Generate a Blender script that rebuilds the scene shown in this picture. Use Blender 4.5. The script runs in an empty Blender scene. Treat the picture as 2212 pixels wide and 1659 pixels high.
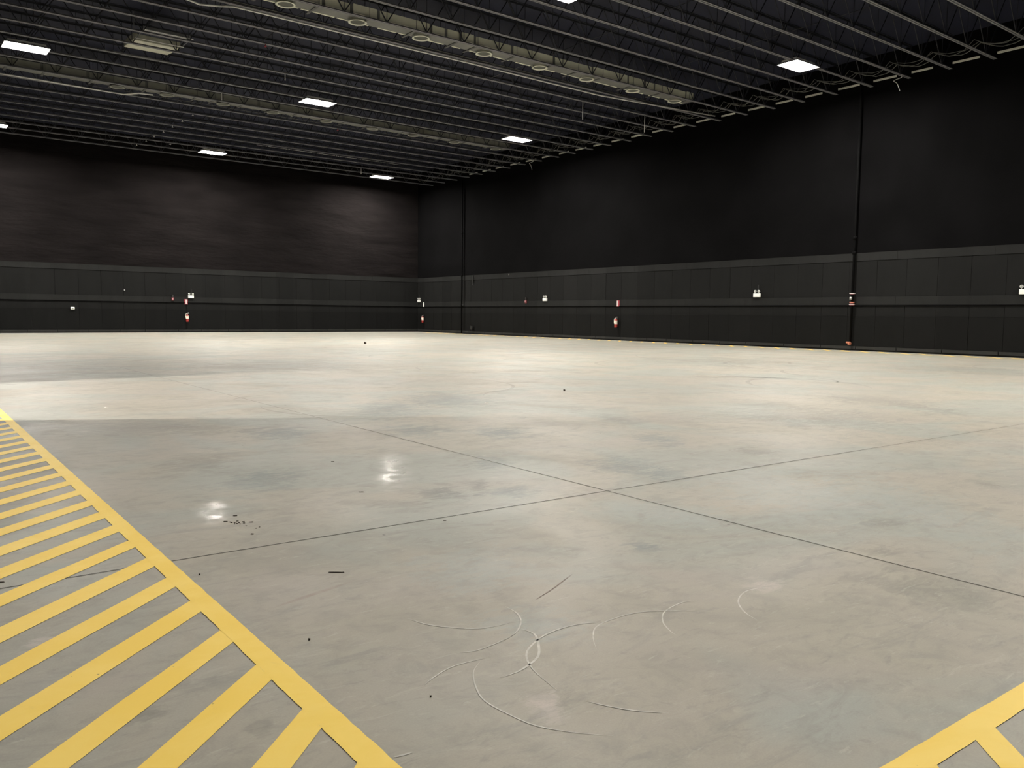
import bpy, bmesh, math, random
from mathutils import Vector, Matrix
random.seed(7)
C = bpy.context.scene.collection
S = 0.86                                  # plan units -> metres
def U(x, y, z=0.0): return Vector((x*S, y*S, z*S))

# ------------------------------------------------------------------ camera, world, lights, exposure
H = 1.5*S
pitch, roll, yaw = 0.0824579, -0.0113119, 0.6442454
fw = Vector((math.sin(yaw)*math.cos(pitch), math.cos(yaw)*math.cos(pitch), -math.sin(pitch)))
r0 = Vector((math.cos(yaw), -math.sin(yaw), 0)); dn0 = fw.cross(r0)
rt = r0*math.cos(roll) + dn0*math.sin(roll); dn = -r0*math.sin(roll) + dn0*math.cos(roll)
cam_d = bpy.data.cameras.new('camera'); cam = bpy.data.objects.new('camera', cam_d); C.objects.link(cam)
cam.matrix_world = Matrix(((rt.x, -dn.x, -fw.x, 0), (rt.y, -dn.y, -fw.y, 0), (rt.z, -dn.z, -fw.z, H), (0, 0, 0, 1)))
cam_d.sensor_fit = 'HORIZONTAL'; cam_d.sensor_width = 36; cam_d.lens = 1789.5*36/2212
cam_d.clip_start = 0.05; cam_d.clip_end = 300
sc = bpy.context.scene; sc.camera = cam
w = bpy.data.worlds.new('world'); sc.world = w; w.use_nodes = True
w.node_tree.nodes['Background'].inputs[0].default_value = (0.5, 0.6, 1, 1)
w.node_tree.nodes['Background'].inputs[1].default_value = 0.0
sc.view_settings.view_transform = 'Standard'; sc.view_settings.look = 'None'
sc.view_settings.gamma = 1; sc.view_settings.use_curve_mapping = False
sc.view_settings.exposure = 0.0
LAMP = 775.0                              # emission of the high-bay lenses
LAMP_COL = (1.0, 0.95, 0.865)
DOOR_W = 12500.0                           # watts of the lamp in the next bay, seen only by its light through the doorway
# lamp plan positions (plan units), z = lens height
LAMPS = [
 (18.35, 22.0, 'white high-bay lamp cut off by the top edge of the photo'),
 (31.45, 21.8, 'bright high-bay lamp nearest the right wall, alone at upper right'),
 (4.95, 40.1, 'large elongated high-bay lamp at far upper left over the pale duct'),
 (17.98, 40.75, 'elongated high-bay lamp in the middle row, beside the duct left of centre'),
 (31.2, 41.3, 'high-bay lamp just right of the centre of the ceiling'),
 (5.2, 57.7, 'high-bay lamp cut off at the left edge of the photo'),
 (17.96, 57.9, 'high-bay lamp of the farthest row, above the fire extinguisher on the left wall'),
 (31.5, 59.3, 'high-bay lamp of the farthest row nearest the corner of the two walls'),
 (31.4, 4.0, 'high-bay lamp behind the photographer, nearest the right wall'),
 (18.2, 4.0, 'high-bay lamp behind the photographer'),
 (5.0, 4.0, 'dimmed unseen high-bay lamp added above the photographer to brighten the foreground'),  # added out of view at partial power to lift the near floor
]
XW, YW, XS, YB = 37.15, 63.0, -1.3, -2.2   # right wall X, left wall Y (at X=18), side wall X, back wall Y
ZJ, ZD = 12.3, 13.7                        # underside of joists, underside of deck
TILT = 0.016                               # the far-left wall and the joists are a touch out of square

# ------------------------------------------------------------------ helpers
class MB:
    def __init__(s): s.v = []; s.f = []; s.m = []
    def add(s, vs, fs, mi=0):
        o = len(s.v); s.v += [Vector(v) for v in vs]; s.f += [tuple(i+o for i in f) for f in fs]; s.m += [mi]*len(fs)
    def box(s, a, b, mi=0):
        x0, y0, z0 = (min(a[i], b[i]) for i in range(3)); x1, y1, z1 = (max(a[i], b[i]) for i in range(3))
        s.add([(x0,y0,z0),(x1,y0,z0),(x1,y1,z0),(x0,y1,z0),(x0,y0,z1),(x1,y0,z1),(x1,y1,z1),(x0,y1,z1)],
              [(0,3,2,1),(4,5,6,7),(0,1,5,4),(1,2,6,5),(2,3,7,6),(3,0,4,7)], mi)
    def tube(s, pts, r, n=8, mi=0, cap=True):
        pts = [Vector(p) for p in pts]; rings = []
        rr = r if isinstance(r, (list, tuple)) else [r]*len(pts)
        prev = None
        for i, p in enumerate(pts):
            t = (pts[min(i+1, len(pts)-1)] - pts[max(i-1, 0)]).normalized()
            a = Vector((0,0,1)) if abs(t.z) < 0.9 else Vector((1,0,0))
            if prev is not None: a = prev
            u = t.cross(a)
            if u.length < 1e-4: u = t.cross(Vector((0,1,0)))
            u.normalize(); q = u.cross(t).normalized(); prev = q
            rings.append([p + (u*math.cos(2*math.pi*k/n) + q*math.sin(2*math.pi*k/n))*rr[i] for k in range(n)])
        vs = [v for R_ in rings for v in R_]; fs = []
        for i in range(len(pts)-1):
            for k in range(n):
                a = i*n+k; b = i*n+(k+1) % n
                fs.append((a, b, b+n, a+n))
        if cap: fs.append(tuple(range(n-1, -1, -1))); fs.append(tuple((len(pts)-1)*n+k for k in range(n)))
        s.add(vs, fs, mi)
    def lathe(s, prof, n=20, M=None, mi=0):
        vs = []; fs = []
        for (r, z) in prof:
            for k in range(n):
                a = 2*math.pi*k/n; v = Vector((r*math.cos(a), r*math.sin(a), z)); vs.append(M @ v if M else v)
        for i in range(len(prof)-1):
            for k in range(n):
                a = i*n+k; b = i*n+(k+1) % n; fs.append((a, b, b+n, a+n))
        s.add(vs, fs, mi)
    def ribbon(s, pts, wd, z, mi=0, taper=True):
        pts = [Vector((p[0], p[1], 0)) for p in pts]; n = len(pts); vs = []; fs = []
        for i, p in enumerate(pts):
            t = (pts[min(i+1, n-1)] - pts[max(i-1, 0)]); t.normalize(); q = Vector((-t.y, t.x, 0))
            k = wd/2
            if taper: k *= max(0.15, min(1, 4*i/n, 4*(n-1-i)/n))
            vs += [p+q*k+Vector((0,0,z)), p-q*k+Vector((0,0,z))]
        for i in range(n-1): fs.append((2*i, 2*i+1, 2*i+3, 2*i+2))
        s.add(vs, fs, mi)
    def build(s, name, mats, parent=None, smooth=False):
        me = bpy.data.meshes.new(name); me.from_pydata([tuple(v) for v in s.v], [], s.f); me.update()
        mats = mats if isinstance(mats, (list, tuple)) else [mats]
        for m in mats: me.materials.append(m)
        for p, i in zip(me.polygons, s.m): p.material_index = i; p.use_smooth = smooth
        o = bpy.data.objects.new(name, me); C.objects.link(o)
        if parent: o.parent = parent
        return o
def bevel(o, wd, seg=2):
    md = o.modifiers.new('bevel', 'BEVEL'); md.width = wd; md.segments = seg; md.limit_method = 'ANGLE'; return o
def spline(pts, n=8):
    out = []; P = [Vector((*p, 0)) if len(p) == 2 else Vector(p) for p in pts]
    for i in range(len(P)-1):
        p0 = P[max(i-1, 0)]; p1 = P[i]; p2 = P[i+1]; p3 = P[min(i+2, len(P)-1)]
        for k in range(n):
            t = k/n
            out.append(0.5*((2*p1) + (p2-p0)*t + (2*p0-5*p1+4*p2-p3)*t*t + (3*p1-p0-3*p2+p3)*t**3))
    out.append(P[-1]); return out
def tag(o, label=None, cat=None, group=None, kind=None):
    if label: o['label'] = label
    if cat: o['category'] = cat
    if group: o['group'] = group
    if kind: o['kind'] = kind
    return o
def thing(name, label, cat, loc, rz=0, group=None):
    o = bpy.data.objects.new(name, None); C.objects.link(o); o.location = loc; o.rotation_euler = (0, 0, rz)
    o.empty_display_size = 0.2
    return tag(o, label, cat, group)
def copy_tree(o, parent=None):
    c = o.copy(); C.objects.link(c); c.parent = parent
    for ch in o.children: copy_tree(ch, c)
    return c

# ------------------------------------------------------------------ materials
def mat(name, col, rough=0.6, metal=0.0, noise=0.0, nscale=5.0, bump=0.0, bscale=30.0, emit=None, estr=0, spec=0.5, stretch=(1,1,1)):
    m = bpy.data.materials.new(name); m.use_nodes = True; nt = m.node_tree; b = nt.nodes['Principled BSDF']
    b.inputs['Base Color'].default_value = (*col, 1); b.inputs['Roughness'].default_value = rough
    b.inputs['Metallic'].default_value = metal; b.inputs['Specular IOR Level'].default_value = spec
    tc = nt.nodes.new('ShaderNodeTexCoord'); mp = nt.nodes.new('ShaderNodeMapping'); mp.inputs['Scale'].default_value = stretch
    nt.links.new(tc.outputs['Object'], mp.inputs[0])
    if noise:
        n = nt.nodes.new('ShaderNodeTexNoise'); n.inputs['Scale'].default_value = nscale; n.inputs['Detail'].default_value = 5
        nt.links.new(mp.outputs[0], n.inputs['Vector'])
        r = nt.nodes.new('ShaderNodeValToRGB'); e = r.color_ramp.elements
        e[0].position = 0.3; e[1].position = 0.7
        e[0].color = (*[c*(1-noise) for c in col], 1); e[1].color = (*[min(1, c*(1+noise)) for c in col], 1)
        nt.links.new(n.outputs['Fac'], r.inputs[0]); nt.links.new(r.outputs[0], b.inputs['Base Color'])
    if bump:
        n = nt.nodes.new('ShaderNodeTexNoise'); n.inputs['Scale'].default_value = bscale; n.inputs['Detail'].default_value = 4
        nt.links.new(mp.outputs[0], n.inputs['Vector'])
        k = nt.nodes.new('ShaderNodeBump'); k.inputs['Strength'].default_value = bump; k.inputs['Distance'].default_value = 0.05
        nt.links.new(n.outputs['Fac'], k.inputs['Height']); nt.links.new(k.outputs[0], b.inputs['Normal'])
    if emit: b.inputs['Emission Color'].default_value = (*emit, 1); b.inputs['Emission Strength'].default_value = estr
    return m

class N:                                    # tiny node-math helper
    def __init__(s, nt): s.nt = nt
    def m(s, op, a, b=None, c=None, clamp=False):
        n = s.nt.nodes.new('ShaderNodeMath'); n.operation = op; n.use_clamp = clamp
        for i, v in enumerate((a, b, c)):
            if v is None: continue
            if isinstance(v, (int, float)): n.inputs[i].default_value = v
            else: s.nt.links.new(v, n.inputs[i])
        return n.outputs[0]
    def noise(s, vec, scale, detail=5, rough=0.55, dist=0.0):
        n = s.nt.nodes.new('ShaderNodeTexNoise'); n.inputs['Scale'].default_value = scale; n.inputs['Detail'].default_value = detail
        n.inputs['Roughness'].default_value = rough; n.inputs['Distortion'].default_value = dist
        s.nt.links.new(vec, n.inputs['Vector']); return n.outputs['Fac']
    def ramp(s, v, a, b, x=0.0, y=1.0):
        n = s.nt.nodes.new('ShaderNodeMapRange'); n.interpolation_type = 'SMOOTHSTEP'
        for i, q in enumerate((v, a, b, x, y)):
            if isinstance(q, (int, float)): n.inputs[i].default_value = q
            else: s.nt.links.new(q, n.inputs[i])
        return n.outputs[0]
    def mix(s, f, a, b, mode='MIX'):
        n = s.nt.nodes.new('ShaderNodeMix'); n.data_type = 'RGBA'; n.blend_type = mode
        for i, v in ((0, f), (6, a), (7, b)):
            if isinstance(v, (int, float)): n.inputs[i].default_value = v
            elif isinstance(v, tuple): n.inputs[i].default_value = (*v, 1)
            else: s.nt.links.new(v, n.inputs[i])
        return n.outputs[2]

# stains, darker areas and painted lamp reflections on the slab: plan x, y, half length, half width, angle deg, kind   (plan units)
STAINS_AND_GLINTS = [
 (3.68, 5.86, 0.195, 0.404, -34, 'dark2'),
 (4.08, 5.89, 0.122, 0.275, -34, 'dark2'),
 (4.21, 5.57, 0.230, 0.262, -34, 'blue'),
 (7.88, 12.49, 0.788, 1.319, -30, 'blue'),
 (6.24, 11.53, 0.653, 1.295, -31, 'blue'),
 (7.51, 6.97, 0.290, 0.550, -33, 'blue'),
 (5.86, 5.89, 0.401, 0.523, -33, 'blue'),
 (5.95, 5.42, 0.227, 0.340, -33, 'blue'),
 (3.85, 10.00, 0.457, 0.587, -32, 'blue'),
 (2.65, 7.25, 0.372, 0.526, -34, 'blue'),
 (7.75, 5.78, 0.204, 0.341, -33, 'dark'),
 (3.90, 3.73, 0.128, 0.111, -35, 'blue'),
 (3.47, 3.93, 0.108, 0.085, -35, 'dark'),
 (8.41, 8.63, 0.233, 0.764, -32, 'dark'),
 (14.56, 8.27, 0.916, 1.359, -31, 'dark'),
 (14.04, 6.89, 0.332, 0.987, -31, 'dark'),
 (3.03, 5.82, 0.421, 0.131, -34, 'dark'),
 (1.98, 2.39, 0.075, 0.131, -36, 'pale'),  # lamp reflection painted pale into the slab colour
 (0.48, 4.18, 0.074, 0.120, -35, 'pale'),  # second painted lamp reflection, by the left lane
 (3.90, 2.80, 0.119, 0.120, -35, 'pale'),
 (6.19, 4.29, 0.622, 1.156, -34, 'cool'),
 (6.72, 3.49, 0.438, 1.428, -34, 'cool'),
 (2.70, 3.97, 0.357, 0.452, -35, 'cool'),
 (2.45, 3.07, 0.271, 0.243, -35, 'cool'),
 (4.60, 2.23, 0.399, 0.363, -35, 'dark'),
 (8.05, 3.41, 0.124, 0.201, -34, 'dark'),
 (5.86, 3.14, 0.210, 0.154, -34, 'dark'),
 (5.10, 2.78, 0.184, 0.142, -35, 'dark'),
 (8.92, 39.76, 5.162, 6.952, -19, 'dark'),
 (3.73, 24.26, 2.993, 4.509, -27, 'dark'),  # broad darker area of the far left floor
 (9.04, 22.73, 2.611, 3.069, -26, 'dark'),
 (6.21, 8.51, 0.358, 0.590, -32, 'blue'),
 (5.42, 9.26, 0.479, 0.608, -32, 'blue'),
 (4.85, 6.80, 0.236, 0.373, -33, 'blue'),
 (2.52, 11.34, 1.517, 0.653, -32, 'dark'),
 (1.02, 2.86, 0.050, 0.064, -36, 'dark'),
 (0.72, 3.20, 0.077, 0.079, -36, 'dark'),
 (1.78, 4.10, 0.27, 0.022, 17, 'rust2'),
 (11.29, 7.38, 1.195, 1.300, -32, 'dark'),
 (4.73, 4.25, 0.431, 0.460, -34, 'cool'),
 (2.42, 8.40, 0.362, 0.683, -33, 'dark'),
 (22.24, 19.12, 3.511, 3.170, -25, 'dark'),
 (26.23, 11.68, 2.400, 2.713, -27, 'dark'),
]
def floor_mat(name, tint=1.0, gloss=True, base=None):
    m = bpy.data.materials.new(name); m.use_nodes = True; nt = m.node_tree; b = nt.nodes['Principled BSDF']; q = N(nt)
    g = nt.nodes.new('ShaderNodeNewGeometry'); P = g.outputs['Position']
    sp = nt.nodes.new('ShaderNodeSeparateXYZ'); nt.links.new(P, sp.inputs[0]); X, Y = sp.outputs[0], sp.outputs[1]
    big = q.noise(P, .16, 4, .5); mid = q.noise(P, .75, 6, .62, .8); fine = q.noise(P, 6.5, 6, .68, .6); grit = q.noise(P, 140, 3, .6)
    rot = nt.nodes.new('ShaderNodeMapping'); rot.inputs['Rotation'].default_value = (0, 0, .65); rot.inputs['Scale'].default_value = (1, 2.6, 1)
    nt.links.new(P, rot.inputs[0]); streak = q.noise(rot.outputs[0], 1.3, 8, .72, 1.6)
    hue = q.noise(P, .5, 4, .55, 1.0)
    warm = (.375, .345, .285); cool = (.335, .345, .305); dark = (.27, .262, .232); pink = (.36, .325, .285)
    c = q.mix(q.ramp(hue, .42, .60), warm, cool)
    c = q.mix(q.ramp(q.noise(P, .9, 4, .6, .5), .52, .66, 0, .55), c, pink)
    c = q.mix(q.ramp(mid, .50, .70, 0, .42), c, dark)
    c = q.mix(q.ramp(streak, .52, .66, 0, .60), c, dark)
    c = q.mix(q.ramp(q.noise(rot.outputs[0], 4.5, 7, .72, 1.2), .54, .70, 0, .55), c, (.25, .24, .21))
    c = q.mix(q.ramp(q.noise(rot.outputs[0], 3.1, 7, .72, 1.4), .30, .44, .45, 0), c, (.45, .425, .36))
    c = q.mix(q.ramp(streak, .26, .42, .40, 0), c, (.44, .415, .35))
    c = q.mix(q.ramp(big, .45, .65, 0, .30), c, (.30, .285, .25))
    edge = q.m('SUBTRACT', q.noise(P, 3.2, 6, .65, .4), .5)
    edge2 = q.m('SUBTRACT', q.noise(rot.outputs[0], 9, 5, .7, .6), .5)
    pc = q.m('SUBTRACT', q.noise(rot.outputs[0], 3.4, 6, .7, 1.0), .5)
    brk = q.m('ADD', q.m('MULTIPLY', edge, 2.6), q.m('ADD', q.m('MULTIPLY', edge2, 2.6), q.m('MULTIPLY', pc, 3.2)))
    pat = q.ramp(q.m('ADD', edge2, q.m('MULTIPLY', edge, .6)), -.16, .12, .45, 1.15)
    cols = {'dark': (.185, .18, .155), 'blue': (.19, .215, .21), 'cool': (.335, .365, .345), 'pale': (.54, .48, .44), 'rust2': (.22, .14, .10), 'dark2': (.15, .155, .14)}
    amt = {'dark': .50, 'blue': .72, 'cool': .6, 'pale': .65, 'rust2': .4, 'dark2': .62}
    for (sx, sy, rx, ry, an, kd) in STAINS_AND_GLINTS:
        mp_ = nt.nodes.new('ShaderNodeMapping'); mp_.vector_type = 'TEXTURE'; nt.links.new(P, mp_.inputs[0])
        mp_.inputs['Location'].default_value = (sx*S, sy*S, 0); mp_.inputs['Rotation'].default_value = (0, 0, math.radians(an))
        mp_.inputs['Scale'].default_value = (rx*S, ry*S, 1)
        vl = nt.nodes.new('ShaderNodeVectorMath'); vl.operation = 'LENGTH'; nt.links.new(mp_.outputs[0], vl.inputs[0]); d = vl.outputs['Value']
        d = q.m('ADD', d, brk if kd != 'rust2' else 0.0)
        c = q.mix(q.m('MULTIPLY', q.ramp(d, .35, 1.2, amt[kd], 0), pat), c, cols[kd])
    c = q.mix(q.ramp(fine, .45, .68, .0, .34), c, (.24, .23, .2))
    # fine scratch flecks
    flr = nt.nodes.new('ShaderNodeMapping'); flr.inputs['Rotation'].default_value = (0, 0, .5); flr.inputs['Scale'].default_value = (1, 5, 1)
    nt.links.new(P, flr.inputs[0])
    c = q.mix(q.ramp(q.noise(flr.outputs[0], 5, 6, .75, .8), .58, .70, 0, .5), c, (.47, .45, .39))
    c = q.mix(q.ramp(grit, .35, .65, 0, .10), c, (.16, .155, .14))
    c = q.mix(q.ramp(q.noise(P, 9.0, 2, .5), .775, .79, 0, .5), c, (.07, .065, .06))
    if base: c = q.mix(.90, c, base)
    if tint != 1: c = q.mix(1.0, c, (tint, tint, tint), 'MULTIPLY')
    nt.links.new(c, b.inputs['Base Color'])
    rg = q.ramp(mid, .35, .7, .50, .64)
    # two worn, polished spots on the slab
    for (sx, sy, rl, rw) in ((3.86, 7.02, 1.35, .21), (1.90, 6.28, .55, .17)):
        a = math.atan2(sy, sx); ca, sa = math.cos(a), math.sin(a)
        dx = q.m('SUBTRACT', X, sx*S); dy = q.m('SUBTRACT', Y, sy*S)
        u = q.m('DIVIDE', q.m('ADD', q.m('MULTIPLY', dx, ca), q.m('MULTIPLY', dy, sa)), rl*S)
        v = q.m('DIVIDE', q.m('SUBTRACT', q.m('MULTIPLY', dy, ca), q.m('MULTIPLY', dx, sa)), rw*S)
        d = q.m('SQRT', q.m('ADD', q.m('MULTIPLY', u, u), q.m('MULTIPLY', v, v)))
        d = q.m('ADD', d, q.m('MULTIPLY', edge, .8))
        rg = q.m('SUBTRACT', rg, q.m('MULTIPLY', q.ramp(d, .3, 1.1, .30, 0), q.ramp(q.noise(P, 9, 2, .5), .25, .6)))
    nt.links.new(rg, b.inputs['Roughness'])
    b.inputs['Specular IOR Level'].default_value = .36
    bp = nt.nodes.new('ShaderNodeBump'); bp.inputs['Strength'].default_value = .10; bp.inputs['Distance'].default_value = .004
    nt.links.new(q.noise(rot.outputs[0], 9, 1, .4), bp.inputs['Height']); nt.links.new(bp.outputs[0], b.inputs['Normal'])
    return m
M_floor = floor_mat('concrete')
M_joint = mat('saw_cut', (.07, .065, .055), .9)
M_scuff = mat('pale_scuff', (.55, .535, .49), .7, noise=.2, nscale=25)
M_scuff2 = floor_mat('faint_scuff', 1.10)
M_tyre = floor_mat('tyre_rub', .82)
M_rust = mat('rust_rub', (.25, .2, .17), .8, noise=.3, nscale=30)

def yellow_mat():
    m = bpy.data.materials.new('yellow_paint'); m.use_nodes = True; nt = m.node_tree; b = nt.nodes['Principled BSDF']; q = N(nt)
    g = nt.nodes.new('ShaderNodeNewGeometry'); P = g.outputs['Position']
    c = q.mix(q.ramp(q.noise(P, 2.2, 6, .65, .5), .35, .65), (.93, .645, .105), (.96, .69, .15))
    c = q.mix(q.ramp(q.noise(P, 7, 6, .7, 1.5), .60, .78, 0, .35), c, (.74, .51, .14))
    c = q.mix(q.ramp(q.noise(P, 34, 3, .5), .745, .77, 0, .8), c, (.2, .16, .08))
    nt.links.new(c, b.inputs['Base Color']); b.inputs['Roughness'].default_value = .55; b.inputs['Specular IOR Level'].default_value = .3
    return m
M_yel = yellow_mat()

def panel_mat(name, col):
    m = bpy.data.materials.new(name); m.use_nodes = True; nt = m.node_tree; b = nt.nodes['Principled BSDF']; q = N(nt)
    tc = nt.nodes.new('ShaderNodeTexCoord'); P = tc.outputs['Object']
    sp = nt.nodes.new('ShaderNodeSeparateXYZ'); nt.links.new(P, sp.inputs[0])
    k = q.m('FLOOR', q.m('DIVIDE', q.m('ADD', sp.outputs[0], sp.outputs[1]), 1.22))
    wn = nt.nodes.new('ShaderNodeTexWhiteNoise'); wn.noise_dimensions = '1D'; nt.links.new(k, wn.inputs['W'])
    lo = tuple(x*.86 for x in col); hi = tuple(x*1.14 for x in col)
    c = q.mix(wn.outputs[0], lo, hi)
    mp = nt.nodes.new('ShaderNodeMapping'); mp.inputs['Scale'].default_value = (1, 1, .35); nt.links.new(P, mp.inputs[0])
    c = q.mix(q.ramp(q.noise(mp.outputs[0], 1.6, 6, .6, .4), .4, .7, 0, .35), c, tuple(x*.55 for x in col))
    c = q.mix(q.ramp(q.noise(P, 9, 4, .6, 2), .66, .76, 0, .30), c, tuple(min(1, x*2.2) for x in col))
    nt.links.new(c, b.inputs['Base Color']); b.inputs['Roughness'].default_value = .85; b.inputs['Specular IOR Level'].default_value = .12
    return m
M_pan_d = panel_mat('painted_board_dark', (.0060, .0061, .0060))
M_pan = panel_mat('painted_board', (.0088, .0089, .0088))
M_band = panel_mat('painted_trim_board', (.0155, .0157, .0155))
M_base = panel_mat('painted_base_board', (.030, .0298, .0285))
M_gap = mat('black_gap', (.004, .004, .004), .9)
M_ins = mat('black_insulation_blanket', (.0078, .0065, .0066), .95, noise=.35, nscale=.8, bump=.9, bscale=2.4, spec=.06, stretch=(.5, .5, 2.2))
M_ins_r = mat('black_insulation_flat', (.0030, .0029, .0032), .95, noise=.3, nscale=.5, bump=.25, bscale=3, spec=.05)
M_deck = mat('dark_roof_deck', (.0062, .0085, .026), .8, noise=.25, nscale=.6)  # navy tint of lens flare put into the deck colour
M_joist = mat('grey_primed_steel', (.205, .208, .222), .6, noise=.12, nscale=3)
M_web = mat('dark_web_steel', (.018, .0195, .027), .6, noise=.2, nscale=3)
M_duct = mat('galvanised_duct', (.175, .177, .170), .55, metal=.0, noise=.18, nscale=1.2)
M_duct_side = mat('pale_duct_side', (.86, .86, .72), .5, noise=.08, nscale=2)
M_strap = mat('dark_hanger_steel', (.10, .10, .10), .6)
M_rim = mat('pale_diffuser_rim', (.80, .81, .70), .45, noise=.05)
M_in = mat('dark_diffuser_inside', (.11, .115, .10), .8)
M_duct_side2 = mat('shaded_duct_side', (.27, .275, .24), .5, noise=.15, nscale=2)  # duct side darkened to paint weaker light on the farther duct
M_rim2 = mat('shaded_diffuser_rim', (.30, .305, .27), .45)  # rim colour lowered likewise, standing in for weaker light
M_house = mat('lamp_housing_white', (.75, .75, .73), .5, noise=.05)
M_lens = mat('lamp_lens', (.9, .9, .9), .5, emit=LAMP_COL, estr=LAMP)
M_lens_fill = mat('lamp_lens_dimmed', (.9, .9, .9), .5, emit=LAMP_COL, estr=345)  # lens of the added foreground fill lamp
M_pipe = mat('black_painted_pipe', (.0022, .0022, .0024), .85, spec=.08)
M_cond = mat('pale_conduit', (.80, .80, .78), .4, noise=.1)
M_cable = mat('grey_cable', (.13, .13, .12), .7)
M_white = mat('white_plastic', (.80, .81, .78), .5, noise=.04)
M_lampglass = mat('lamp_head_glass', (.42, .43, .40), .2)
M_red = mat('red_enamel', (.36, .035, .03), .35, noise=.15)
M_redsign = mat('red_sign_face', (.42, .05, .07), .5)
M_pinksign = mat('white_sign_lettering', (.78, .70, .70), .5)
M_lab = mat('extinguisher_paper_label', (.78, .73, .62), .6, noise=.1, nscale=20)
M_black = mat('black_rubber', (.010, .010, .010), .6)
M_steel = mat('bare_steel', (.55, .54, .52), .35, metal=.6)
M_copper = mat('orange_red_valve', (.62, .22, .13), .5, noise=.15)
M_dkred = mat('dark_red_device', (.16, .03, .035), .5, noise=.15)
M_strip = mat('pale_wall_top_angle', (.74, .74, .66), .5, noise=.12, nscale=4)
M_deb = mat('dry_leaf', (.055, .042, .032), .9, noise=.3, nscale=60)
M_paper = mat('white_scrap', (.82, .80, .76), .8)

# ------------------------------------------------------------------ floor
fl = MB()
fx0, fy0, fx1, fy1 = -16*S, (YB-.5)*S, (XW+.5)*S, (YW+2)*S
fl.add([(fx0,fy0,0),(fx1,fy0,0),(fx1,fy1,0),(fx0,fy1,0),(fx0,fy0,-.2),(fx1,fy0,-.2),(fx1,fy1,-.2),(fx0,fy1,-.2)],
       [(0,1,2,3),(7,6,5,4),(0,4,5,1),(1,5,6,2),(2,6,7,3),(3,7,4,0)])
def wob(p, q_, n, amp): return [(p[0]+(q_[0]-p[0])*i/n + random.uniform(-amp, amp), p[1]+(q_[1]-p[1])*i/n + random.uniform(-amp, amp)) for i in range(n+1)]
JX, JY = 4.90, 5.135
def jl(p, q_, wd, n=160): fl.ribbon([(a*S, b*S) for a, b in wob(p, q_, n, .0015)], wd, .0018, 1, taper=False)
jl((JX, YB), (JX, 24), .0065); jl((-1.2, JY), (27, JY), .0065)
def sc_(pts, wd=.010, mi=2, z=.0012): fl.ribbon([(p.x*S, p.y*S) for p in spline(pts)], wd, z, mi)
k_ = .9375/.9375
for pts, wd, mi in [
 ([(1.99,3.5),(2.03,3.37),(2.12,3.25),(2.23,3.17),(2.44,3.15)], .007, 2),
 ([(2.49,3.35),(2.48,3.24),(2.43,3.14),(2.34,3.05),(2.25,3.0)], .007, 2),
 ([(1.97,3.0),(2.05,2.97),(2.19,2.99),(2.3,3.02)], .006, 2),
 ([(2.37,3.06),(2.38,2.97),(2.31,2.85),(2.22,2.75),(2.08,2.69),(1.98,2.68)], .010, 2),
 ([(2.75,2.9),(2.61,2.95),(2.44,2.94),(2.3,2.88),(2.2,2.8),(2.13,2.66),(2.09,2.46)], .008, 2),
 ([(2.5,2.67),(2.59,2.79),(2.71,2.88),(2.94,2.9),(3.12,2.83),(3.3,2.69)], .006, 2),
 ([(3.37,2.85),(3.27,2.86),(3.11,2.82),(3.0,2.73),(2.94,2.63),(2.92,2.57)], .006, 2),
 ([(3.87,2.76),(3.72,2.78),(3.56,2.71),(3.45,2.59),(3.4,2.47)], .007, 2),
 ([(1.99,2.86),(1.91,2.79),(1.84,2.67),(1.8,2.55),(1.81,2.41),(1.84,2.28),(1.92,2.16),(2.02,2.06)], .006, 2),
 ([(1.67,2.8),(1.76,2.85),(1.88,2.89),(2.05,2.88)], .006, 2),
 ([(2.12,2.32),(2.16,2.24),(2.22,2.15),(2.31,2.06)], .006, 2),
 ([(1.31,2.39),(1.38,2.38)], .008, 2),
 ([(2.68,3.34),(2.86,3.42),(3.13,3.56)], .006, 5)]: sc_(pts, wd, mi)
# faint arcs rubbed by turning lift wheels, mid floor
def arc(cx, cy, r, a0, a1, wd, mi=4):
    pts = [(cx*S + r*S*math.cos(math.radians(a0+(a1-a0)*i/40)), cy*S + r*S*math.sin(math.radians(a0+(a1-a0)*i/40))) for i in range(41)]
    fl.ribbon(pts, wd, .0009, mi)
for a in [(16.0,11.6,2.2,-60,80,.16),(16.4,12.2,1.5,-40,110,.10),(17.5,12.4,1.4,-80,60,.08),(12.5,15.5,2.6,20,140,.08),(11.0,16.2,2.1,-30,90,.07),
          (20.5,17.5,3.2,60,190,.10),(14.5,19.0,3.5,10,120,.09),(8.6,15.4,2.4,-80,40,.06),(22.0,12.0,2.8,100,220,.10),(10.2,11.8,1.6,30,150,.05),
          (24.5,15.0,3.6,80,200,.12),(13.4,12.6,1.8,180,300,.06),(18.8,25.0,4.5,-30,70,.12),(9.0,21.5,3.0,20,150,.09),(26,20,4,120,230,.1)]: arc(*a)
random.seed(11)
for i in range(46):
    cx = random.uniform(4, 30); cy = random.uniform(9, 34); a0 = random.uniform(0, 360)
    arc(cx, cy, random.uniform(.9, 3.5), a0, a0+random.uniform(30, 110), random.uniform(.025, .09), random.choice([4, 4, 4, 3]))
floor = fl.build('floor', [M_floor, M_joint, M_scuff, M_scuff2, M_tyre, M_rust]); tag(floor, kind='structure')

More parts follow.
